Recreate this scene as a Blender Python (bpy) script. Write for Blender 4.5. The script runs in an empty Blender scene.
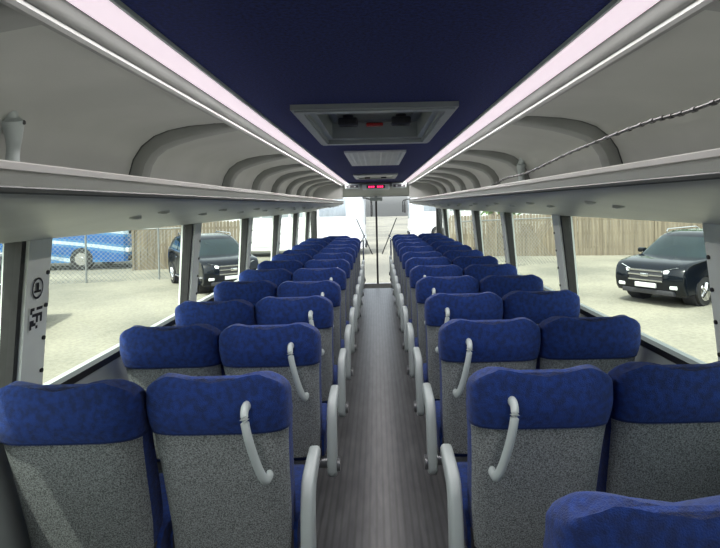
import bpy, bmesh, math, random
from mathutils import Vector, Matrix
random.seed(7)
EYE=1.58
scene=bpy.context.scene
COL=scene.collection
# ------------------------------------------------------------ materials
def nt(name):
    m=bpy.data.materials.new(name); m.use_nodes=True
    t=m.node_tree; b=t.nodes['Principled BSDF']; return m,t,b
def mat(name,col,rough=.5,metal=0,noise=None,bump=0,bscale=80,sheen=0,coat=0,emit=None,estr=0):
    m,t,b=nt(name)
    b.inputs['Base Color'].default_value=(*col,1)
    b.inputs['Roughness'].default_value=rough
    b.inputs['Metallic'].default_value=metal
    if sheen: b.inputs['Sheen Weight'].default_value=sheen
    if coat: b.inputs['Coat Weight'].default_value=coat
    if emit:
        b.inputs['Emission Color'].default_value=(*emit,1); b.inputs['Emission Strength'].default_value=estr
    tc=t.nodes.new('ShaderNodeTexCoord')
    if noise:
        sc,amt,det=noise
        n=t.nodes.new('ShaderNodeTexNoise'); n.inputs['Scale'].default_value=sc; n.inputs['Detail'].default_value=det
        t.links.new(tc.outputs['Object'],n.inputs['Vector'])
        r=t.nodes.new('ShaderNodeValToRGB'); r.color_ramp.elements[0].position=.36; r.color_ramp.elements[1].position=.64
        r.color_ramp.elements[0].color=(*[c*(1-amt) for c in col],1)
        r.color_ramp.elements[1].color=(*[min(1,c*(1+amt)) for c in col],1)
        t.links.new(n.outputs['Fac'],r.inputs['Fac']); t.links.new(r.outputs['Color'],b.inputs['Base Color'])
    if bump:
        n2=t.nodes.new('ShaderNodeTexNoise'); n2.inputs['Scale'].default_value=bscale; n2.inputs['Detail'].default_value=4
        t.links.new(tc.outputs['Object'],n2.inputs['Vector'])
        bp=t.nodes.new('ShaderNodeBump'); bp.inputs['Strength'].default_value=bump; bp.inputs['Distance'].default_value=.004
        t.links.new(n2.outputs['Fac'],bp.inputs['Height']); t.links.new(bp.outputs['Normal'],b.inputs['Normal'])
    return m
def glassmat(name,tint,gl=.06):
    m=bpy.data.materials.new(name); m.use_nodes=True; t=m.node_tree; t.nodes.clear()
    o=t.nodes.new('ShaderNodeOutputMaterial'); mx=t.nodes.new('ShaderNodeMixShader'); mx.inputs[0].default_value=gl
    tr=t.nodes.new('ShaderNodeBsdfTransparent'); tr.inputs[0].default_value=(*tint,1)
    g=t.nodes.new('ShaderNodeBsdfGlossy'); g.inputs['Roughness'].default_value=.03
    t.links.new(tr.outputs[0],mx.inputs[1]); t.links.new(g.outputs[0],mx.inputs[2]); t.links.new(mx.outputs[0],o.inputs[0]); return m
M={}
M['blue']=mat('seat_blue_velour',(.0016,.024,.152),.85,noise=(55,.34,6),bump=.7,bscale=300,sheen=.06)
M['bluedk']=mat('seat_blue_piping',(.003,.016,.09),.8)
M['grey']=mat('seat_grey_melange',(.215,.23,.235),.95,noise=(240,.60,3),bump=.5,bscale=260)
M['plastic']=mat('light_grey_plastic',(.43,.48,.48),.38,noise=(5,.05,2))
M['dkplastic']=mat('dark_plastic',(.03,.03,.035),.5,noise=(20,.2,2))
M['metal']=mat('leg_metal',(.25,.26,.27),.35,.8,noise=(10,.1,2))
M['rack']=mat('rack_grey_moulding',(.47,.48,.46),.38,noise=(3,.05,3),bump=.12,bscale=250)
M['rackin']=mat('rack_inner_panel',(.38,.39,.37),.55,noise=(2,.07,3),bump=.1,bscale=200)
M['rib']=mat('rack_rib',(.24,.25,.24),.5,noise=(4,.05,2))
M['val']=mat('valance_edge',(.20,.205,.20),.4,noise=(4,.05,2))
M['ribdk']=mat('rack_rib_seam',(.05,.055,.055),.6,noise=(4,.1,2))
M['silver']=mat('rack_silver_trim',(.5,.5,.48),.28,.7,noise=(4,.05,2))
M['ceil']=mat('ceiling_navy_fabric',(.007,.017,.125),.95,noise=(110,.45,5),bump=.5,bscale=260)
M['wall']=mat('wall_grey_trim',(.42,.45,.44),.55,noise=(5,.05,2))
M['pillar']=mat('pillar_trim',(.72,.76,.72),.5,noise=(5,.05,2))
M['black']=mat('black_rubber',(.012,.012,.013),.5,noise=(30,.2,2))
M['strip']=mat('led_strip_diffuser',(.55,.5,.53),.5,emit=(1,.84,.93),estr=.70)
M['glass']=glassmat('side_window_glass',(.80,.89,.82),.05)
M['wsglass']=glassmat('windscreen_glass',(.90,.93,.95),.03)
M['hglass']=mat('hatch_panel',(.13,.145,.14),.3,noise=(3,.1,2))
M['hatch']=mat('hatch_frame_plastic',(.30,.33,.33),.4,noise=(3,.06,2))
M['white']=mat('white_paint',(.62,.63,.64),.4,noise=(3,.03,2))
M['palewin']=mat('glare_washed_window',(.32,.36,.39),.15,noise=(.7,.15,3))  # washed-out glare painted into the window colour of the white coaches
M['red']=mat('red_led',(.3,0,.02),.4,emit=(1,.02,.12),estr=3)
M['redp']=mat('red_plastic',(.4,.02,.02),.4,noise=(8,.1,2))
# floor vinyl, fine lengthwise ribs
m,t,b=nt('floor_vinyl'); tc=t.nodes.new('ShaderNodeTexCoord')
mp=t.nodes.new('ShaderNodeMapping'); mp.inputs['Scale'].default_value=(1,.18,1)
n=t.nodes.new('ShaderNodeTexNoise'); n.inputs['Scale'].default_value=30; n.inputs['Detail'].default_value=4
t.links.new(tc.outputs['Object'],mp.inputs[0]); t.links.new(mp.outputs[0],n.inputs['Vector'])
r=t.nodes.new('ShaderNodeValToRGB'); r.color_ramp.elements[0].color=(.070,.072,.077,1); r.color_ramp.elements[1].color=(.112,.114,.118,1)
r.color_ramp.elements[0].position=.3; r.color_ramp.elements[1].position=.7
w=t.nodes.new('ShaderNodeTexWave'); w.wave_type='BANDS'; w.bands_direction='X'; w.inputs['Scale'].default_value=9; w.inputs['Distortion'].default_value=0
t.links.new(tc.outputs['Object'],w.inputs['Vector'])
r3=t.nodes.new('ShaderNodeValToRGB'); r3.color_ramp.elements[0].color=(.68,.68,.68,1); r3.color_ramp.elements[1].position=.5; t.links.new(w.outputs['Fac'],r3.inputs[0])
mx=t.nodes.new('ShaderNodeMix'); mx.data_type='RGBA'; mx.blend_type='MULTIPLY'; mx.inputs[0].default_value=1
t.links.new(n.outputs['Fac'],r.inputs[0]); t.links.new(r.outputs[0],mx.inputs[6]); t.links.new(r3.outputs[0],mx.inputs[7])
t.links.new(mx.outputs[2],b.inputs['Base Color']); b.inputs['Roughness'].default_value=.38
M['floor']=m
# asphalt
m,t,b=nt('asphalt_ground'); tc=t.nodes.new('ShaderNodeTexCoord')
n=t.nodes.new('ShaderNodeTexNoise'); n.inputs['Scale'].default_value=.25; n.inputs['Detail'].default_value=10
n2=t.nodes.new('ShaderNodeTexNoise'); n2.inputs['Scale'].default_value=14; n2.inputs['Detail'].default_value=6
t.links.new(tc.outputs['Object'],n.inputs['Vector']); t.links.new(tc.outputs['Object'],n2.inputs['Vector'])
r=t.nodes.new('ShaderNodeValToRGB'); r.color_ramp.elements[0].color=(.16,.155,.125,1); r.color_ramp.elements[1].color=(.27,.255,.20,1)
r.color_ramp.elements[0].position=.38; r.color_ramp.elements[1].position=.62
r2=t.nodes.new('ShaderNodeValToRGB'); r2.color_ramp.elements[0].color=(.78,.78,.78,1); r2.color_ramp.elements[0].position=.35; r2.color_ramp.elements[1].position=.6
mx=t.nodes.new('ShaderNodeMix'); mx.data_type='RGBA'; mx.blend_type='MULTIPLY'; mx.inputs[0].default_value=1
t.links.new(n.outputs['Fac'],r.inputs[0]); t.links.new(n2.outputs['Fac'],r2.inputs[0])
t.links.new(r.outputs[0],mx.inputs[6]); t.links.new(r2.outputs[0],mx.inputs[7]); t.links.new(mx.outputs[2],b.inputs['Base Color']); b.inputs['Roughness'].default_value=.9
M['asphalt']=m
# fence wood
m,t,b=nt('fence_wood'); tc=t.nodes.new('ShaderNodeTexCoord')
mp=t.nodes.new('ShaderNodeMapping'); mp.inputs['Scale'].default_value=(6.5,1,.35)
n=t.nodes.new('ShaderNodeTexNoise'); n.inputs['Scale'].default_value=1.2; n.inputs['Detail'].default_value=5
t.links.new(tc.outputs['Object'],mp.inputs[0]); t.links.new(mp.outputs[0],n.inputs['Vector'])
r=t.nodes.new('ShaderNodeValToRGB'); r.color_ramp.elements[0].color=(.10,.082,.058,1); r.color_ramp.elements[1].color=(.21,.178,.128,1)
r.color_ramp.elements[0].position=.3; r.color_ramp.elements[1].position=.7
t.links.new(n.outputs['Fac'],r.inputs[0]); t.links.new(r.outputs[0],b.inputs['Base Color']); b.inputs['Roughness'].default_value=.9
M['fence']=m
M['carblk']=mat('car_black_paint',(.004,.006,.009),.10,noise=(2,.1,2)); M['carblk'].node_tree.nodes['Principled BSDF'].inputs['Specular IOR Level'].default_value=.35
M['carglass']=mat('car_dark_glass',(.01,.02,.022),.04,noise=(2,.1,1))
M['chrome']=mat('chrome',(.7,.7,.72),.15,1,noise=(3,.02,1))
M['lamp']=mat('headlamp_lens',(.75,.78,.8),.15,coat=1,noise=(30,.1,2))
M['tyre']=mat('tyre_rubber',(.015,.015,.015),.8,noise=(20,.2,2))
M['leaf']=mat('tree_leaves',(.10,.20,.045),.8,noise=(2,.5,3))
M['bark']=mat('tree_bark',(.10,.07,.05),.9,noise=(12,.3,4))
M['chain']=mat('chainlink_wire',(.22,.235,.235),.5,.4,noise=(5,.1,2))
# coach livery : long sweeping curves
m,t,b=nt('coach_livery'); tc=t.nodes.new('ShaderNodeTexCoord')
mp=t.nodes.new('ShaderNodeMapping'); mp.inputs['Scale'].default_value=(.16,.0,1.0)
w=t.nodes.new('ShaderNodeTexWave'); w.wave_type='RINGS'; w.rings_direction='Y'; w.inputs['Scale'].default_value=.55; w.inputs['Distortion'].default_value=.0
mp.inputs['Location'].default_value=(.9,0,.9)
t.links.new(tc.outputs['Object'],mp.inputs[0]); t.links.new(mp.outputs[0],w.inputs['Vector'])
r=t.nodes.new('ShaderNodeValToRGB'); r.color_ramp.interpolation='CONSTANT'
r.color_ramp.elements[0].color=(.02,.10,.30,1); r.color_ramp.elements[1].position=.5; r.color_ramp.elements[1].color=(.05,.17,.36,1)
e=r.color_ramp.elements.new(.90); e.color=(.42,.52,.60,1)
t.links.new(w.outputs['Fac'],r.inputs[0]); t.links.new(r.outputs[0],b.inputs['Base Color']); b.inputs['Roughness'].default_value=.25
M['livery']=m
# ------------------------------------------------------------ helpers
def finish(name,bm,mats,smooth=True,parent=None,angle=40,recalc=True):
    if recalc: bmesh.ops.recalc_face_normals(bm,faces=bm.faces)
    me=bpy.data.meshes.new(name); bm.to_mesh(me); bm.free()
    for k in mats: me.materials.append(M[k])
    if smooth:
        for p in me.polygons: p.use_smooth=True
        try: me.set_sharp_from_angle(angle=math.radians(angle))
        except Exception: pass
    ob=bpy.data.objects.new(name,me); COL.objects.link(ob)
    if parent: ob.parent=parent
    return ob
def inst(name,me,loc=(0,0,0),rz=0,sc=(1,1,1)):
    ob=bpy.data.objects.new(name,me); COL.objects.link(ob); ob.location=loc; ob.rotation_euler=(0,0,rz); ob.scale=sc; return ob
def box(bm,x0,x1,y0,y1,z0,z1,mi=0,bev=0):
    ret=bmesh.ops.create_cube(bm,size=1); vs=ret['verts']
    for v in vs:
        v.co=Vector((x0+(v.co.x+.5)*(x1-x0),y0+(v.co.y+.5)*(y1-y0),z0+(v.co.z+.5)*(z1-z0)))
    fs=set(f for v in vs for f in v.link_faces)
    for f in fs: f.material_index=mi
    if bev:
        es=list(set(e for v in vs for e in v.link_edges))
        r=bmesh.ops.bevel(bm,geom=es,offset=bev,segments=2,profile=.5,affect='EDGES')
        for f in r['faces']: f.material_index=mi
def extr(bm,prof,axis,a,b,mi=0,closed=True,cap=True):
    def P(p,s): return (p[0],s,p[1]) if axis=='Y' else (s,p[0],p[1])
    A=[bm.verts.new(P(p,a)) for p in prof]; B=[bm.verts.new(P(p,b)) for p in prof]
    n=len(prof)
    for i in range(n if closed else n-1):
        j=(i+1)%n
        f=bm.faces.new((A[i],A[j],B[j],B[i])); f.material_index=mi
    if closed and cap:
        f=bm.faces.new(A); f.material_index=mi; f=bm.faces.new(B[::-1]); f.material_index=mi
def tube(bm,pts,r,mi=0,seg=10,flat=1.0):
    pts=[Vector(p) for p in pts]; rings=[]
    up=Vector((0.13,.31,1)).normalized()
    for i,p in enumerate(pts):
        d=(pts[min(i+1,len(pts)-1)]-pts[max(i-1,0)]).normalized()
        u=up.cross(d)
        if u.length<.05: u=Vector((1,0,0)).cross(d)
        u.normalize(); v=d.cross(u)
        rr=r[i] if isinstance(r,(list,tuple)) else r
        rings.append([bm.verts.new(p+u*math.cos(a)*rr+v*math.sin(a)*rr*flat) for a in [2*math.pi*k/seg for k in range(seg)]])
    for i in range(len(rings)-1):
        for k in range(seg):
            f=bm.faces.new((rings[i][k],rings[i][(k+1)%seg],rings[i+1][(k+1)%seg],rings[i+1][k])); f.material_index=mi
    f=bm.faces.new(rings[0]); f.material_index=mi; f=bm.faces.new(rings[-1][::-1]); f.material_index=mi
def cyl(bm,c,r,h,axis='X',mi=0,seg=24,r2=None):
    c=Vector(c); r2=r if r2 is None else r2
    def P(a,s,rr):
        if axis=='X': return c+Vector((s,rr*math.cos(a),rr*math.sin(a)))
        if axis=='Y': return c+Vector((rr*math.cos(a),s,rr*math.sin(a)))
        return c+Vector((rr*math.cos(a),rr*math.sin(a),s))
    A=[bm.verts.new(P(2*math.pi*k/seg,-h/2,r)) for k in range(seg)]
    B=[bm.verts.new(P(2*math.pi*k/seg,h/2,r2)) for k in range(seg)]
    for k in range(seg):
        f=bm.faces.new((A[k],A[(k+1)%seg],B[(k+1)%seg],B[k])); f.material_index=mi
    f=bm.faces.new(A); f.material_index=mi; f=bm.faces.new(B[::-1]); f.material_index=mi
def smoothpts(pts,n=6):
    P=[Vector(p) for p in pts]; out=[]
    for i in range(len(P)-1):
        p0=P[max(i-1,0)];p1=P[i];p2=P[i+1];p3=P[min(i+2,len(P)-1)]
        for k in range(n):
            t=k/n
            out.append(.5*((2*p1)+(-p0+p2)*t+(2*p0-5*p1+4*p2-p3)*t*t+(-p0+3*p1-3*p2+p3)*t**3))
    out.append(P[-1]); return out
def lerp(tab,z):
    for (a,va),(b_,vb) in zip(tab,tab[1:]):
        if z<=b_: 
            t=max(0,(z-a)/(b_-a)); t=t*t*(3-2*t); return va+(vb-va)*t
    return tab[-1][1]
# ------------------------------------------------------------ seat
def build_seat(name,aisle,recline=0):
    """aisle side is -x of local frame (seat on right of the bus)"""
    bm=bmesh.new()
    zs=[.36,.38,.42,.50,.58,.66,.74,.80,.840,.846,.852,.870,.895,.93,.965,.990,1.007,1.020,1.028]
    wt=[(.36,.212),(.60,.220),(.76,.224),(.846,.230),(.885,.236),(.965,.236),(.990,.232),(1.007,.225),(1.020,.212),(1.028,.188)]
    tt=[(.36,.12),(.50,.17),(.70,.165),(.80,.15),(.895,.16),(.965,.142),(.990,.120),(1.007,.095),(1.020,.065),(1.028,.028)]
    N=52; rings=[]
    piv=Vector((0,.2,.42)); R=Matrix.Rotation(math.radians(recline),3,'X')
    def X(v): 
        v=Vector(v)
        return piv+R@(v-piv) if recline else v
    for z in zs:
        w=lerp(wt,z); th=lerp(tt,z)
        yb=.165*(1.0-min(z,1.0))/.62
        if z>.93: yb+=.15*(z-.93)
        if .852<z<.97: yb-=.008*math.sin(math.pi*(z-.852)/.118)
        y_rear=yb+(.012 if z<.846 else 0)
        yc=y_rear+th/2
        ring=[]
        for k in range(N):
            a=2*math.pi*k/N
            c,s=math.cos(a),math.sin(a)
            x=w*math.copysign(abs(c)**.38,c); y=(th/2)*math.copysign(abs(s)**.62,s)
            u=abs(x)/w
            y+= (.03*u**3 if y>0 else .012*u**4)
            zz=z
            if z>.885:
                q=(z-.885)/.145
                zz+=q*(.024*(math.sin(min(u/.78,1)*math.pi/2)**2)-.026*max(0,(u-.78)/.22)**1.5 -.006)
            ring.append(bm.verts.new(X((x,yc+y,zz))))
        rings.append(ring)
    for i in range(len(rings)-1):
        for k in range(N):
            f=bm.faces.new((rings[i][k],rings[i][(k+1)%N],rings[i+1][(k+1)%N],rings[i+1][k]))
            am=2*math.pi*(k+.5)/N
            f.material_index=0
            if math.sin(am)<0 and abs(math.cos(am))<.975 and zs[i]<.840: f.material_index=1
            if zs[i] in (.840,.846) and math.sin(am)<0: f.material_index=2
    bm.faces.new(rings[0][::-1]).material_index=3
    bm.faces.new(rings[-1]).material_index=0
    # cushion
    prof=[(.22,.35),(.24,.32),(.58,.32),(.66,.35),(.69,.40),(.67,.445),(.60,.465),(.45,.455),(.26,.445),(.22,.41)]
    sec=[(-.228,.025),(-.215,.008),(-.19,0),(.19,0),(.215,.008),(.228,.025)]
    cen=Vector((.44,.39)); R2=[]
    for x,ins in sec:
        R2.append([bm.verts.new((x,p[0]+(cen.x-p[0])*ins*2,p[1]+(cen.y-p[1])*ins*6)) for p in prof])
    for i in range(len(R2)-1):
        for k in range(len(prof)):
            bm.faces.new((R2[i][k],R2[i][(k+1)%len(prof)],R2[i+1][(k+1)%len(prof)],R2[i+1][k])).material_index=0
    bm.faces.new(R2[0]).material_index=0; bm.faces.new(R2[-1][::-1]).material_index=0
    # under frame, legs
    box(bm,-.21,.21,.24,.62,.275,.32,4,.008)
    box(bm,-.03,.03,.30,.36,.02,.28,4,.006); box(bm,-.03,.03,.52,.58,.02,.28,4,.006)
    box(bm,-.05,.05,.26,.62,0,.025,4,.006)
    for sx in (-1,1):
        box(bm,sx*.205-.012,sx*.205+.012,.22,.38,.30,.42,3,.004)
    tube(bm,smoothpts([(-.17,.22,.30),(-.17,.17,.22),(-.12,.15,.18),(.12,.15,.18),(.17,.17,.22),(.17,.22,.30)],4),.011,4,8)
    if aisle:
        pts=smoothpts([(-.112,.03,.945),(-.112,-.012,.950),(-.116,-.040,.925),(-.128,-.040,.86),(-.145,-.020,.78),(-.160,-.002,.728),(-.168,.02,.708),(-.170,.06,.705)],6)
        tube(bm,[X(p) for p in pts],.0125,5,12,1.3)
        prof=[]
        for a in range(190,361,17): prof.append((.235+.058*math.cos(math.radians(a)),.30+.058*math.sin(math.radians(a))))
        prof+= [(.292,.40),(.300,.49),(.33,.525),(.40,.54),(.46,.550),(.495,.57),(.495,.598),(.47,.615),(.38,.613),(.27,.605),(.225,.585),(.20,.54),(.185,.45),(.178,.36)]
        secx=[(-.290,.16),(-.286,.06),(-.278,0),(-.258,0),(-.250,.06),(-.246,.16)]
        n=len(prof); V=[]
        def nrm(i):
            a=Vector(prof[i-1]);c=Vector(prof[(i+1)%n]); d=(c-a).normalized(); return Vector((-d.y,d.x))
        for x,ins in secx:
            V.append([bm.verts.new((x,prof[i][0]+nrm(i).x*ins*.06,prof[i][1]+nrm(i).y*ins*.06)) for i in range(n)])
        for i in range(len(V)-1):
            for k in range(n):
                bm.faces.new((V[i][k],V[i][(k+1)%n],V[i+1][(k+1)%n],V[i+1][k])).material_index=5
        bm.faces.new(V[0]).material_index=5; bm.faces.new(V[-1][::-1]).material_index=5
        cyl(bm,(-.296,.235,.30),.034,.02,'X',4,24)
        cyl(bm,(-.225,.245,.31),.03,.05,'X',4,16)
    ob=finish(name,bm,['blue','grey','bluedk','dkplastic','metal','plastic'],angle=50)
    return ob
sa=build_seat('coach_seat',True); sw=build_seat('coach_seat',False); sr=build_seat('coach_seat',False,2.5); sra=build_seat('coach_seat',True,2)
ame,wme,rme,rame=sa.data,sw.data,sr.data,sra.data
for o in (sa,sw,sr,sra): bpy.data.objects.remove(o)
D1,P=1.72,.735
AX,WX=.515,.985
for k in range(12):
    y=D1+P*k
    for s in (1,-1):
        if s==-1 and k==11: continue
        jj=random.uniform(-.012,.012)
        a_=ame if random.random()<.75 else rame
        if k==0 and s==-1:
            inst('coach_seat',ame,(s*(AX+.026),y-.01,0),0,(s,1,1)); inst('coach_seat',wme,(s*(WX+.028),y-.06,0),0,(s,1,1)); continue
        inst('coach_seat',a_,(s*AX+(.010 if k==0 else 0),y+(jj if k else -.02),0),0,(s,1,1))
        inst('coach_seat',wme if random.random()<.8 else rme,(s*WX+(.02 if k==0 else 0),y+random.uniform(-.012,.012)+(.01 if k==0 else 0),0),0,(s,1,1))
inst('coach_seat',wme,(AX+.035,D1-.80,0),0,(1,1,1))
inst('coach_seat',wme,(WX+.028,D1-.80,0),0,(1,1,1))
# ------------------------------------------------------------ shell
Y0,Y1=-.9,11.2
bm=bmesh.new(); box(bm,-1.29,1.29,Y0,10.25,-.12,0,0)
finish('floor',bm,['floor'],False)
PIL=[.40,1.94,3.66,5.22,6.82,8.42,9.95]
for s,nm in ((1,'right'),(-1,'left')):
    bm=bmesh.new()
    extr(bm,[(s*1.275,0),(s*1.275,.86),(s*1.262,.89),(s*1.36,.89),(s*1.36,-.12),(s*1.30,-.12),(s*1.30,0)],'Y',Y0,Y1,0)
    extr(bm,[(s*1.225,1.49),(s*1.215,1.60),(s*1.215,1.70),(s*1.33,1.70),(s*1.33,1.49)],'Y',Y0,Y1,0)
    extr(bm,[(s*1.275,.89),(s*1.36,.89),(s*1.33,1.49),(s*1.225,1.49)],'Y',Y0,-.2,0)
    finish('wall_'+nm,bm,['wall'],False)
    bm=bmesh.new()
    for i,py in enumerate(PIL):
        hw=.065
        extr(bm,[(s*1.262,.88),(s*1.225,1.30),(s*1.205,1.50),(s*1.30,1.50),(s*1.34,.88)],'Y',py-hw,py+hw,0)
        for q in (-1,1):
            ya=py+q*hw; yb=py+q*(hw+.022)
            extr(bm,[(s*1.275,.89),(s*1.238,1.30),(s*1.218,1.50),(s*1.28,1.50),(s*1.32,.89)],'Y',min(ya,yb),max(ya,yb),1)
        for z in (1.0,1.12,1.24,1.36): cyl(bm,(s*(1.262-(z-.88)*.09),py+hw*.75,z),.008,.012,'X',1,8)
    box(bm,min(s*1.258,s*1.30),max(s*1.258,s*1.30),-.2,Y1,.875,.905,1)
    finish('trim_'+('1' if s>0 else '2'),bm,['pillar','black'],False)
    wi=0
    ys=[-.2]+PIL+[Y1]
    for a,b_ in zip(ys,ys[1:]):
        wi+=1
        bm=bmesh.new(); extr(bm,[(s*1.300,.885),(s*1.262,1.30),(s*1.240,1.50)],'Y',a+.05,b_-.05,0,closed=False)
        finish('window_%d'%(wi+(0 if s<0 else 10)),bm,['glass'],True)
    # rack
    bm=bmesh.new()
    extr(bm,[(s*x,z) for x,z in [(.632,1.668),(.615,1.664),(.603,1.645),(.606,1.622),(.622,1.606),(.65,1.595),(.72,1.580),(.82,1.563),(.93,1.545),(1.04,1.525),(1.13,1.505),(1.20,1.484),(1.212,1.484),(1.205,1.53),(1.0,1.57),(.70,1.60),(.655,1.625),(.645,1.66)]],'Y',-.6,10.0,0)
    extr(bm,[(s*x,z) for x,z in [(.612,1.668),(.600,1.664),(.597,1.652),(.604,1.650),(.62,1.668)]],'Y',-.6,10.0,2)
    extr(bm,[(s*x,z) for x,z in [(.601,1.625),(.596,1.622),(.597,1.615),(.603,1.612),(.62,1.618)]],'Y',-.6,10.0,3)
    shell=[(1.205,1.52),(1.20,1.66),(1.192,1.75),(1.168,1.83),(1.125,1.895),(1.06,1.945),(.98,1.975),(.88,1.99),(.76,1.995),(.665,1.995)]
    extr(bm,[(s*x,z) for x,z in shell],'Y',-.6,10.0,1,closed=False)
    val=[(.665,1.995),(.655,1.955),(.640,1.942),(.622,1.945),(.612,1.955),(.600,1.957),(.590,1.966),(.577,1.976),(.577,2.0),(.665,2.02)]
    extr(bm,[(s*x,z) for x,z in val],'Y',-.6,10.0,6)
    extr(bm,[(s*x,z) for x,z in [(.628,1.9435),(.620,1.938),(.612,1.944),(.614,1.953)]],'Y',-.6,10.0,6)
    ns=len(shell)
    def off(d): 
        o=[]
        for i,(x,z) in enumerate(shell):
            a=Vector(shell[max(i-1,0)]);c=Vector(shell[min(i+1,ns-1)]); t_=(c-a).normalized()
            nn=Vector((-t_.y,t_.x))
            k_={ns-1:.42,ns-2:.62,ns-3:.85}.get(i,1)
            o.append((x+nn.x*d*k_,z+nn.y*d*k_))
        return o
    RY=[-.5,1.02,2.58,4.13,5.1,6.05,7.0,7.95,8.9,9.98]
    for q in range(len(RY)-1):
        y0,y1=RY[q],RY[q+1]
        st=[(y0,.0),(y0+.002,.050),(y0+.010,.068),(y0+.028,.078),(y0+.06,.080),(y0+.075,.079),(y0+.080,.066),(y0+.11,.062),(y0+.13,.060),(y1-.20,.035),(y1-.04,.022),(y1,.012)]
        rows=[[bm.verts.new((s*x,y,z)) for x,z in off(d)] for y,d in st]
        for i in range(len(rows)-1):
            for k in range(ns-1):
                f=bm.faces.new((rows[i][k],rows[i][k+1],rows[i+1][k+1],rows[i+1][k]))
                f.material_index=4 if i<6 else 1
        inn=off(.016); out=off(0)
        for i in range(ns-2):
            extr(bm,[(s*x,z) for x,z in (inn[i],inn[i+1],out[i+1],out[i])],'Y',y0-.012,y0-.001,3)
    finish('luggage_rack',bm,['rack','rackin','silver','ribdk','rib','ribdk','val'],True,angle=35)
    bm=bmesh.new()
    for k in range(13):
        y=1.9+.735*k
        for dx in (-.05,.05):
            zz=1.5664-.17*(dx)
            cyl(bm,(s*(.80+dx),y,zz-.001),.020,.012,'Z',0,16)
            cyl(bm,(s*(.80+dx),y,zz-.007),.012,.004,'Z',1,12)
    finish('reading_light',bm,['rack','plastic'],True)
    bm=bmesh.new()
    extr(bm,[(s*.577,1.978),(s*.56,1.984),(s*.535,1.990),(s*.514,1.996),(s*.514,2.006),(s*.577,2.006)],'Y',-.6,10.0,0)
    finish('led_light_strip',bm,['strip'],True)
    bm=bmesh.new()
    extr(bm,[(s*.514,1.990),(s*.506,1.990),(s*.504,2.006),(s*.514,2.006)],'Y',-.6,10.0,0)
    finish('trim_'+('3' if s>0 else '4'),bm,['plastic'],False)
# ceiling with hatch hole
bm=bmesh.new()
HY0,HY1,HX=2.30,3.42,.30
for (a,b_,c,d) in ((-.51,.51,-.9,HY0),(-.51,.51,HY1,10.3),(-.51,-HX,HY0,HY1),(HX,.51,HY0,HY1)):
    box(bm,a,b_,c,d,2.0,2.03,0)
finish('ceiling',bm,['ceil'],False)
bm=bmesh.new(); box(bm,-1.36,1.36,Y0,Y1+.2,2.14,2.18); box(bm,-1.36,-1.30,Y0,Y1,1.69,2.16); box(bm,1.30,1.36,Y0,Y1,1.69,2.16)
finish('roof_panel',bm,['wall'],False)
def ringframe(bm,xo,yo0,yo1,xi,yi0,yi1,z0,z1,mi):
    o=[(-xo,yo0),(xo,yo0),(xo,yo1),(-xo,yo1)]; i_=[(-xi,yi0),(xi,yi0),(xi,yi1),(-xi,yi1)]
    O0=[bm.verts.new((x,y,z0)) for x,y in o]; I0=[bm.verts.new((x,y,z0)) for x,y in i_]
    O1=[bm.verts.new((x*1.0,y,z1)) for x,y in o]; I1=[bm.verts.new((x,y,z1)) for x,y in i_]
    for k in range(4):
        j=(k+1)%4
        for q in ((O0[k],O0[j],I0[j],I0[k]),(O0[k],O0[j],O1[j],O1[k]),(I0[k],I0[j],I1[j],I1[k]),(O1[k],O1[j],I1[j],I1[k])):
            bm.faces.new(q).material_index=mi
bm=bmesh.new()
ringframe(bm,.348,2.22,3.50,.292,2.30,3.40,1.978,2.002,0)
ringframe(bm,.335,2.24,3.48,.300,2.29,3.41,1.970,1.980,0)
ringframe(bm,.30,HY0,HY1,.262,2.36,3.33,1.995,2.10,0)
box(bm,-.30,.30,HY0,HY1,2.09,2.11,1)
ringframe(bm,.235,2.42,3.26,.21,2.46,3.22,2.075,2.092,2)
for x in (-.15,.15):
    box(bm,x-.055,x+.055,3.02,3.10,2.03,2.075,3,.01); cyl(bm,(x,3.06,2.06),.03,.06,'Z',3,16)
    tube(bm,smoothpts([(x-.07,2.6,2.085),(x-.07,2.6,2.05),(x+.07,2.6,2.05),(x+.07,2.6,2.085)],4),.008,3,8)
box(bm,-.05,.05,3.22,3.27,2.055,2.072,4,.004)
finish('roof_hatch',bm,['hatch','hglass','metal','dkplastic','redp'],False)
bm=bmesh.new()
ringframe(bm,.24,4.15,5.55,.215,4.19,5.51,1.985,2.002,0)
box(bm,-.22,.22,4.18,5.52,1.997,2.001,1)
for i in range(22): 
    y=4.22+i*.0605; box(bm,-.216,.216,y,y+.034,1.986,1.997,0)
for i in range(9):
    x=-.19+i*.0475; box(bm,x-.007,x+.007,4.19,5.51,1.985,1.997,0)
finish('ceiling_vent_grille',bm,['white','dkplastic'],False)
bm=bmesh.new()
ringframe(bm,.30,7.2,8.3,.25,7.28,8.2,1.978,2.002,0); box(bm,-.26,.26,7.26,8.22,1.992,1.999,1)
for x in (-.12,.12): box(bm,x-.04,x+.04,7.95,8.05,1.97,1.995,2,.005)
finish('roof_hatch',bm,['hatch','hglass','dkplastic'],False)
bm=bmesh.new(); box(bm,-1.27,1.27,Y0-.08,Y0,-.12,2.13)
finish('wall_rear',bm,['wall'],False)
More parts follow.
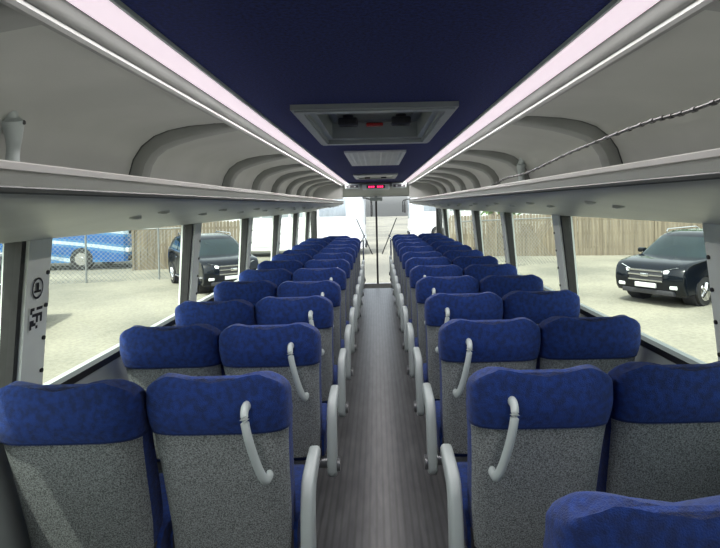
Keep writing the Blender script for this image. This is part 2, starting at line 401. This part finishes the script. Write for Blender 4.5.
# front bulkhead with display
bm=bmesh.new()
extr(bm,[(10.08,2.0),(10.08,1.955),(10.10,1.915),(10.35,1.87),(10.9,1.80),(11.1,1.76),(11.12,2.12),(10.31,2.12),(10.31,2.0)],'X',-1.2,1.2,0)
box(bm,-1.19,-.62,10.02,10.12,1.70,1.99,1,.01); box(bm,.62,1.19,10.02,10.12,1.70,1.99,1,.01)
finish('wall_front',bm,['rackin','rack'],False)
bm=bmesh.new()
box(bm,-.25,.25,9.90,10.06,1.86,1.965,0,.01); box(bm,-.17,.17,9.893,9.902,1.885,1.945,1)
for i in range(7):
    if i==3: continue
    x=-.12+i*.04
    box(bm,x-.013,x+.013,9.889,9.894,1.90,1.93,2)
finish('led_destination_display',bm,['plastic','dkplastic','red'],False)
for s in (-1,1):
    bm=bmesh.new(); box(bm,s*.43-.13,s*.43+.13,9.86,9.99,1.885,1.975,0,.01); box(bm,s*.43-.11,s*.43+.11,9.853,9.862,1.90,1.95,1)
    cyl(bm,(s*.43-.05,9.85,1.925),.018,.02,'Y',2,14); cyl(bm,(s*.43+.05,9.85,1.925),.018,.02,'Y',2,14)
    finish('speaker_panel',bm,['plastic','dkplastic','metal'],False)
# windscreen
bm=bmesh.new()
box(bm,-1.36,1.36,11.2,11.3,-.6,-.05,0)
box(bm,-.02,.02,11.19,11.24,-.05,1.85,1); box(bm,-1.36,-1.24,11.15,11.25,-.05,2.1,1); box(bm,1.24,1.36,11.15,11.25,-.05,2.1,1)
box(bm,-1.3,1.3,10.26,11.3,-.62,-.55,0); box(bm,-1.24,1.24,11.19,11.25,1.75,2.1,1)
finish('windscreen_frame',bm,['metal','black'],False)
bm=bmesh.new(); box(bm,-1.23,1.23,11.245,11.25,-.04,1.76); finish('window_21',bm,['wsglass'],False)
for s in (-1,1):
    bm=bmesh.new(); tube(bm,[(s*.65,11.30,-.02),(s*.62,11.30,.35),(s*.25,11.29,.95)],.014,0,8); tube(bm,[(s*.10,11.275,.55),(s*.42,11.275,1.30)],.010,0,8)
    finish('windscreen_wiper',bm,['black'],True)
bm=bmesh.new()
extr(bm,[(10.75,-.54),(10.70,.35),(10.78,.52),(10.90,.56),(11.16,.45),(11.16,-.54)],'X',-1.15,-.36,0)
box(bm,-.92,-.48,10.72,10.80,.50,.60,1,.01)
finish('dashboard',bm,['metal','dkplastic'],False)
bm=bmesh.new()
c=Vector((-.70,10.45,.80)); 
pts=[c+Vector((.21*math.cos(a),.12*math.sin(a),.17*math.sin(a))) for a in [2*math.pi*k/32 for k in range(33)]]
tube(bm,pts,.013,0,8)
for a in (0,math.pi,-math.pi/2): tube(bm,[c+Vector((0,.02,0)),c+Vector((.20*math.cos(a),.115*math.sin(a),.165*math.sin(a)))],.012,0,8)
tube(bm,[c+Vector((0,.02,0)),c+Vector((0,.2,-.2))],.04,0,10)
finish('steering_wheel',bm,['black'],True)
inst('driver_seat',wme,(-.70,9.62,0))
for s in (-1,1):
    bm=bmesh.new(); tube(bm,smoothpts([(s*.27,10.50,-.54),(s*.27,10.50,.8),(s*.27,10.54,.9),(s*.27,10.66,.9),(s*.27,10.70,.8),(s*.27,10.70,-.54)],5),.014,0,10)
    finish('handrail',bm,['chrome'],True)
bm=bmesh.new(); box(bm,-.13,.13,11.02,11.05,1.66,1.74,0,.01); tube(bm,[(0,11.04,1.72),(0,11.06,1.79)],.01,0,8)
finish('rearview_mirror',bm,['plastic'],False)
for s in (-1,1):
    bm=bmesh.new(); tube(bm,smoothpts([(s*1.37,11.35,1.95),(s*1.5,11.6,1.9),(s*1.50,11.75,1.7)],5),.025,0,8); box(bm,s*1.50-.10,s*1.50+.10,11.72,11.80,1.25,1.70,0,.03)
    finish('side_mirror',bm,['white'],False)
for (s,y) in ((-1,1.60),(1,4.0)):
    bm=bmesh.new()
    P3=smoothpts([(s*1.08,y,1.64),(s*1.08,y+.004,1.73),(s*1.08,y+.012,1.80),(s*1.08,y+.004,1.865),(s*1.08,y-.025,1.90),(s*1.082,y-.065,1.905)],5)
    tube(bm,P3,[.036-.014*math.sin(math.pi*min(1,i/14)) if i<15 else .022-.004*(i-15)/10 for i in range(len(P3))],0,14,.8)
    cyl(bm,(s*1.08,y,1.62),.05,.10,'Z',0,18)
    cyl(bm,(s*1.05,y,1.71),.007,.02,'X',1,10); cyl(bm,(s*1.055,y+.01,1.85),.007,.02,'X',1,10)
    finish('rack_bracket',bm,['plastic','dkplastic'],True)
bm=bmesh.new()
pts=smoothpts([(.60,-.1,1.84),(.615,.9,1.757),(.615,1.25,1.752),(.63,1.75,1.735),(.65,2.3,1.705),(.66,2.75,1.70),(.66,3.1,1.672)],14)
tube(bm,pts,.004,0,8)
for i in range(0,len(pts)-1,2):
    p=pts[i]; cyl(bm,p,.0058,.012,'Y',0,8)
finish('bungee_cord',bm,['black'],True)
M['sticker']=mat('sticker_white',(.75,.78,.75),.5,noise=(4,.03,2))
bm=bmesh.new()
def stk(y,z,w,h,mi,o=0): 
    X0=-(1.262-(z-.88)*.088)+.004+o; X1=-(1.262-(z+h-.88)*.088)+.004+o
    vs=[bm.verts.new((X0,y,z)),bm.verts.new((X0,y+w,z)),bm.verts.new((X1,y+w,z+h)),bm.verts.new((X1,y,z+h))]; bm.faces.new(vs).material_index=mi
random.seed(3); SY=PIL[1]-.045
for i in range(6):
    for j in range(7):
        if random.random()<.6: stk(SY+.003+i*.0115,1.165+j*.011,.0115,.011,1,.001)
stk(SY,1.16,.075,.085,0)
c=(SY+.037,1.31)
for k in range(24):
    a0=2*math.pi*k/24;a1=2*math.pi*(k+1)/24
    vs=[]
    for a,r_ in ((a0,.032),(a1,.032),(a1,.026),(a0,.026)):
        y=c[0]+r_*math.cos(a); z=c[1]+r_*1.2*math.sin(a); vs.append(bm.verts.new((-(1.262-(z-.88)*.088)+.005,y,z)))
    bm.faces.new(vs).material_index=1
stk(c[0]-.007,1.295,.014,.035,1,.001); stk(c[0]-.02,1.295,.04,.008,1,.001)
finish('window_exit_sticker',bm,['sticker','black'],False)
# ------------------------------------------------------------ outside
GZ=-1.02
bm=bmesh.new(); 
vs=[bm.verts.new(p) for p in ((-90,-40,GZ),(90,-40,GZ),(90,120,GZ),(-90,120,GZ))]; bm.faces.new(vs)
finish('asphalt_lot_ground',bm,['asphalt'],False)
def fence(name,x0,y0,x1,y1,h=1.85):
    L=math.hypot(x1-x0,y1-y0); bm=bmesh.new(); x=0
    while x<L:
        hh=h+random.uniform(-.03,.03); w=.135
        prof=[(x,0),(x+w,0),(x+w,hh-.05),(x+w-.03,hh),(x+.03,hh),(x,hh-.05)]
        A=[bm.verts.new((a,0+random.uniform(-.004,.004),b_)) for a,b_ in prof]; bm.faces.new(A)
        B=[bm.verts.new((v.co.x,.02,v.co.z)) for v in A]; bm.faces.new(B[::-1])
        for i in range(6): bm.faces.new((A[i],A[(i+1)%6],B[(i+1)%6],B[i]))
        x+=w+.012
    for z in (.35,h*.5,h-.35): box(bm,0,L,.02,.06,z,z+.09)
    px=0
    while px<L: box(bm,px-.05,px+.05,-.06,.04,0,h+.12); px+=2.4
    ob=finish(name,bm,['fence'],False); ob.location=(x0,y0,GZ); ob.rotation_euler=(0,0,math.atan2(y1-y0,x1-x0)); return ob
fence('wooden_fence',3.4,26.5,27,22.5,2.0)
fence('wooden_fence',-10.6,23.5,-6.2,24.0,2.05)
def chain(name,x0,y0,x1,y1,h=1.9):
    L=math.hypot(x1-x0,y1-y0); bm=bmesh.new(); st=.16
    n=int(L/st)
    def thin(a,b_):
        a=Vector(a);b_=Vector(b_); d=(b_-a).normalized(); u=Vector((-d.z,0,d.x))*.007
        vs=[bm.verts.new(a-u),bm.verts.new(a+u),bm.verts.new(b_+u),bm.verts.new(b_-u)]; bm.faces.new(vs)
    for i in range(-12,n):
        a=i*st
        for sg in (1,-1):
            xa,xb=(a,a+h) if sg>0 else (a+h,a)
            if min(xa,xb)<0 or max(xa,xb)>L: continue
            thin((xa,0,0),(xb,0,h))
    px=0
    while px<=L: cyl(bm,(px,0,h/2+.05),.035,h+.1,'Z',0,10); px+=2.5
    cyl(bm,(L/2,0,h),.022,L,'X',0,8)
    ob=finish(name,bm,['chain'],False); ob.location=(x0,y0,GZ); ob.rotation_euler=(0,0,math.atan2(y1-y0,x1-x0))
chain('chain_link_fence',-15.5,18.6,-7.4,20.4)
chain('chain_link_fence',3.2,20.5,7.6,22.8)
def wheel(bm,c,r,w,tm,rm,side):
    cyl(bm,c,r,w,'X',tm,28)
    c2=Vector(c)+Vector((side*w*.5,0,0)); cyl(bm,c2,r*.66,.02,'X',rm,24)
    for k in range(5):
        a=2*math.pi*k/5
        d=Vector((0,math.cos(a),math.sin(a))); tube(bm,[c2+Vector((side*.015,0,0)),c2+d*r*.6+Vector((side*.015,0,0))],r*.09,rm,6)
    cyl(bm,c2+Vector((side*.02,0,0)),r*.15,.03,'X',rm,12)
def suv_mesh():
    bm=bmesh.new()
    low=[(-2.22,.30),(-2.34,.42),(-2.38,.60),(-2.37,.76),(-2.31,.90),(-2.20,.985),(-2.0,1.04),(-1.6,1.09),(-1.15,1.13),(-.4,1.15),(.6,1.17),(1.6,1.20),(2.15,1.19),(2.30,1.08),(2.36,.90),(2.38,.60),(2.34,.42),(2.24,.30)]
    def arch(cy,r,n=10): return [(cy+r*math.cos(math.pi*k/n),.30+r*math.sin(math.pi*k/n)) for k in range(n+1)]
    prof=low+arch(1.42,.41)+arch(-1.42,.41)
    secs=[(.915,.10,.20),(.925,.05,.13),(.90,.018,.07),(.80,.004,.03),(.55,0,.01),(0,-.006,0)]
    secs=[(-a,b_,c) for a,b_,c in secs]+[(a,b_,c) for a,b_,c in secs[::-1][1:]]
    V=[]
    for x,i_,pl in secs:
        row=[]
        for y,z in prof:
            e=max(0,(abs(y)-1.75)/.62)
            ny=y-math.copysign(pl*min(1,e)*1.2,y) if e>0 else y
            nz=z-(z-.75)*i_*1.6 if z>.75 else z
            nx=x*(1-.05*e) 
            if abs(x)>.90 and z<.55: nx*=.985
            row.append(bm.verts.new((nx,ny,nz)))
        V.append(row)
    n=len(prof)
    for i in range(len(V)-1):
        for k in range(n): bm.faces.new((V[i][k],V[i][(k+1)%n],V[i+1][(k+1)%n],V[i+1][k])).material_index=0
    for r_ in (V[0],V[-1]): bm.faces.new(r_).material_index=0
    base=[(-1.25,1.10),(-.85,1.36),(-.48,1.58),(-.25,1.665),(.1,1.715),(.6,1.735),(1.2,1.725),(1.75,1.67),(2.0,1.58),(2.27,1.16)]
    secs2=[(1.0,-.085),(.965,-.03),(.88,-.006),(.5,.0),(0,.004)]
    secs2=[(-a,b_) for a,b_ in secs2]+[(a,b_) for a,b_ in secs2[::-1][1:]]
    def xs(z): return .875-.17*max(0,z-1.12)/.6
    G=[]
    for f_,dz in secs2:
        G.append([bm.verts.new((f_*xs(z+(dz if z>1.2 else 0)),y+(.06 if y<0 else -.06)*abs(f_)**3,z+(dz if z>1.2 else dz*.2))) for y,z in base])
    for i in range(len(G)-1):
        for k in range(len(base)-1):
            gl= k in (0,1) or k==8
            if abs(secs2[i][0])>.9 and abs(secs2[i+1][0])>.9: gl=False
            bm.faces.new((G[i][k],G[i][k+1],G[i+1][k+1],G[i+1][k])).material_index=1 if gl else 0
    bm.faces.new(G[0]).material_index=0; bm.faces.new(G[-1][::-1]).material_index=0
    for s in (-1,1):
        for poly in ([(-.95,1.18),(-.45,1.50),(-.1,1.60),(-.05,1.60),(-.05,1.18)],[(.02,1.18),(.02,1.61),(.6,1.625),(.85,1.62),(.85,1.18)],[(.93,1.18),(.93,1.615),(1.5,1.57),(1.75,1.50),(1.95,1.24)]):
            bm.faces.new([bm.verts.new((s*(xs(z)+.010),y,z)) for y,z in poly]).material_index=1
        tube(bm,[(s*.66,-.2,1.68),(s*.68,-.1,1.755),(s*.68,1.4,1.765),(s*.66,1.55,1.69)],.016,2,8)
        tube(bm,[(s*.885,-1.0,1.165),(s*.885,1.0,1.175),(s*.875,2.0,1.215)],.012,2,6)
        box(bm,s*1.0-.09,s*1.0+.09,-.92,-.75,1.14,1.27,0,.035); box(bm,s*.92-.04,s*.92+.04,-.85,-.80,1.14,1.18,0)
        for cy in (-1.42,1.42):
            wheel(bm,(s*.81,cy,.35),.35,.22,4,2,s)
            cyl(bm,(s*.70,cy,.36),.40,.3,'X',5,24)
        A=[(.44,-2.365,.80),(.44,-2.345,.88),(.70,-2.24,.955),(.86,-2.02,.985),(.885,-1.98,.93),(.80,-2.20,.84)]
        va=[bm.verts.new((s*x,y-.012,z)) for x,y,z in A]; vb=[bm.verts.new((s*x*.97,y+.12,z)) for x,y,z in A]
        bm.faces.new(va).material_index=3; bm.faces.new(vb[::-1]).material_index=3
        for q in range(6): bm.faces.new((va[q],va[(q+1)%6],vb[(q+1)%6],vb[q])).material_index=3
        box(bm,min(s*.56,s*.74),max(s*.56,s*.74),-2.35,-2.25,.44,.53,3,.02)
        box(bm,min(s*.62,s*.86),max(s*.62,s*.86),2.05,2.30,.88,1.10,6,.03)
        for y in (-.02,.88): box(bm,s*.927-.004,s*.927+.004,y-.004,y+.004,.45,1.10,5)
        for y in (-.15,.75): box(bm,s*.935-.01,s*.935+.01,y-.09,y+.09,.97,1.0,2,.004)
        box(bm,s*.920-.015,s*.920+.015,-.95,.95,.32,.38,2,.005)
    box(bm,-.42,.42,-2.405,-2.30,.60,.88,5,.03)
    for z in (.62,.75,.86): box(bm,-.43,.43,-2.42,-2.395,z-.016,z+.016,2)
    box(bm,-.10,.10,-2.44,-2.40,.71,.79,2,.01)
    box(bm,-.26,.26,-2.42,-2.36,.45,.56,7,.005)
    box(bm,-.65,.65,-2.34,-2.2,.28,.40,5,.02)
    box(bm,-.78,.78,-2.05,2.1,.24,.5,5)
    ob=finish('tmp',bm,['carblk','carglass','chrome','lamp','tyre','dkplastic','redp','white'],True,angle=32); me=ob.data; bpy.data.objects.remove(ob); return me
sm=suv_mesh()
def place(name,me,x,y,heading):
    dx,dy=heading; rz=math.atan2(dy,dx)+math.pi/2
    return inst(name,me,(x,y,GZ),rz)
place('parked_suv',sm,8.55,14.5,(-.84,-.54))
place('parked_suv',sm,11.75,13.0,(-.80,-.60))
place('parked_suv',sm,-5.7,18.4,(.55,-.83))
place('parked_suv',sm,-8.55,11.0,(.2,-.97))
def coach_mesh(body,win):
    bm=bmesh.new()
    prof=[(-1.27,.35),(-1.28,1.6),(-1.25,3.1),(-1.12,3.42),(-.8,3.55),(.8,3.55),(1.12,3.42),(1.25,3.1),(1.28,1.6),(1.27,.35)]
    secs=[(-6.05,.93),(-5.9,1),(5.6,1),(5.95,.95),(6.1,.85)]
    V=[]
    for x,k_ in secs: V.append([bm.verts.new((x,p[0]*k_,.35+(p[1]-.35)*(1-(1-k_)*.4))) for p in prof])
    n=len(prof)
    for i in range(len(V)-1):
        for k in range(n): bm.faces.new((V[i][k],V[i][(k+1)%n],V[i+1][(k+1)%n],V[i+1][k])).material_index=0
    bm.faces.new(V[0]).material_index=0; bm.faces.new(V[-1][::-1]).material_index=0
    for s in (-1,1):
        for k in range(7):
            x0=-5.3+k*1.5; box(bm,x0,x0+1.42,min(s*1.24,s*1.285),max(s*1.24,s*1.285),2.05,3.0,1,.02)
        for cx in (-3.6,-2.3,4.1):
            cyl(bm,(cx,s*1.18,.5),.5,.25,'Y',2,28); cyl(bm,(cx,s*1.31,.5),.28,.03,'Y',3,20); cyl(bm,(cx,s*1.33,.5),.1,.05,'Y',3,14)
        for k in range(3): box(bm,-1.4+k*1.6,.1+k*1.6,min(s*1.27,s*1.29),max(s*1.27,s*1.29),.5,1.35,0,.01)
        box(bm,6.02,6.14,s*.95-.22,s*.95+.22,.75,.95,4,.03)
        tube(bm,smoothpts([(6.0,s*1.1,3.0),(6.4,s*1.35,2.9),(6.45,s*1.38,2.6)],4),.04,2,8); box(bm,6.4,6.5,s*1.38-.12,s*1.38+.12,2.0,2.6,2,.03)
    box(bm,5.98,6.13,-1.02,1.02,1.55,2.95,1,.06)
    box(bm,6.05,6.18,-1.1,1.1,.38,.6,2,.03)
    ob=finish('tmp',bm,[body,win,'tyre','chrome','lamp'],True,angle=30); me=ob.data; bpy.data.objects.remove(ob); return me
cb=coach_mesh('livery','carglass'); cw=coach_mesh('white','palewin')
inst('parked_coach',cb,(-17.2,25.2,GZ),0)
inst('parked_coach',cb,(-23.5,19.0,GZ),0)
inst('parked_coach',cw,(-6.7,29.5,GZ),math.radians(0))
inst('parked_coach',cw,(8.5,40,GZ),math.radians(180))
def tree_mesh(seed):
    random.seed(seed); bm=bmesh.new()
    tube(bm,smoothpts([(0,0,0),(.1,.05,1.5),(0,0,3),(.15,0,4.5)],4),.2,1,10)
    cl=[]
    for k in range(16):
        a=random.uniform(0,6.28); r=random.uniform(.3,2.3); z=random.uniform(2.2,6.3); c=Vector((r*math.cos(a),r*math.sin(a),z)); cl.append((c,random.uniform(.7,1.3)))
        tube(bm,[(0,0,max(1.5,z-1.5)),c],[.08,.03],1,6)
    for c,R in cl:
        for k in range(170):
            d=Vector((random.gauss(0,1),random.gauss(0,1),random.gauss(0,1))).normalized()*R*random.uniform(.55,1)
            p=c+d; u=Vector((random.gauss(0,1),random.gauss(0,1),random.gauss(0,1))).normalized(); v=u.orthogonal().normalized(); s_=random.uniform(.09,.17)
            bm.faces.new([bm.verts.new(p+u*s_),bm.verts.new(p+v*s_*.6),bm.verts.new(p-u*s_),bm.verts.new(p-v*s_*.6)]).material_index=0
    ob=finish('tmp',bm,['leaf','bark'],False,recalc=False); me=ob.data; bpy.data.objects.remove(ob); return me
tm=[tree_mesh(1),tree_mesh(2)]
random.seed(5)
for i,(x,y) in enumerate([(7,33),(11.5,32),(16,30.5),(20.5,29),(25,28.5),(30,28),(-15,36),(-20,35),(-25,34),(-30,33),(-10,37),(14,46)]):
    s_=random.uniform(.85,1.1); inst('leafy_tree',tm[i%2],(x,y,GZ),random.uniform(0,6),(s_,s_,s_))
# ------------------------------------------------------------ light
wd=bpy.data.worlds.new('World'); scene.world=wd; wd.use_nodes=True; t=wd.node_tree
bg=t.nodes['Background']; sky=t.nodes.new('ShaderNodeTexSky'); sky.sky_type='NISHITA'; sky.sun_disc=False; sky.sun_elevation=math.radians(55); sky.sun_rotation=math.radians(200); sky.air_density=1.2; sky.dust_density=3
hs=t.nodes.new('ShaderNodeHueSaturation'); hs.inputs['Saturation'].default_value=.22
t.links.new(sky.outputs[0],hs.inputs['Color']); t.links.new(hs.outputs[0],bg.inputs[0]); bg.inputs[1].default_value=.50
sl=bpy.data.lights.new('sun','SUN'); sl.energy=5.4; sl.angle=math.radians(.6); sl.color=(1,.96,.88)
so=bpy.data.objects.new('sun',sl); COL.objects.link(so)
so.rotation_euler=Vector((.30,.40,-1)).normalized().to_track_quat('-Z','Y').to_euler()
for s in (-1,1):
    al=bpy.data.lights.new('led_strip_lamp','AREA'); al.shape='RECTANGLE'; al.size=.05; al.size_y=10.4; al.energy=54; al.color=(1,.96,.94)
    ao=bpy.data.objects.new('led_strip_lamp',al); COL.objects.link(ao); ao.location=(s*.538,4.7,1.976)
# ------------------------------------------------------------ camera
cd=bpy.data.cameras.new('camera'); cam=bpy.data.objects.new('camera',cd); COL.objects.link(cam)
cd.sensor_width=36; cd.lens=27; cd.shift_x=-16/720; cd.shift_y=-69/720; cd.clip_start=.02; cd.clip_end=400
cam.matrix_world=Matrix.Translation((-.003,0,EYE))@Matrix.Rotation(math.radians(90),4,'X')@Matrix.Rotation(math.radians(-1.3),4,'Z')
scene.camera=cam
scene.view_settings.view_transform='Standard'
scene.view_settings.exposure=.12
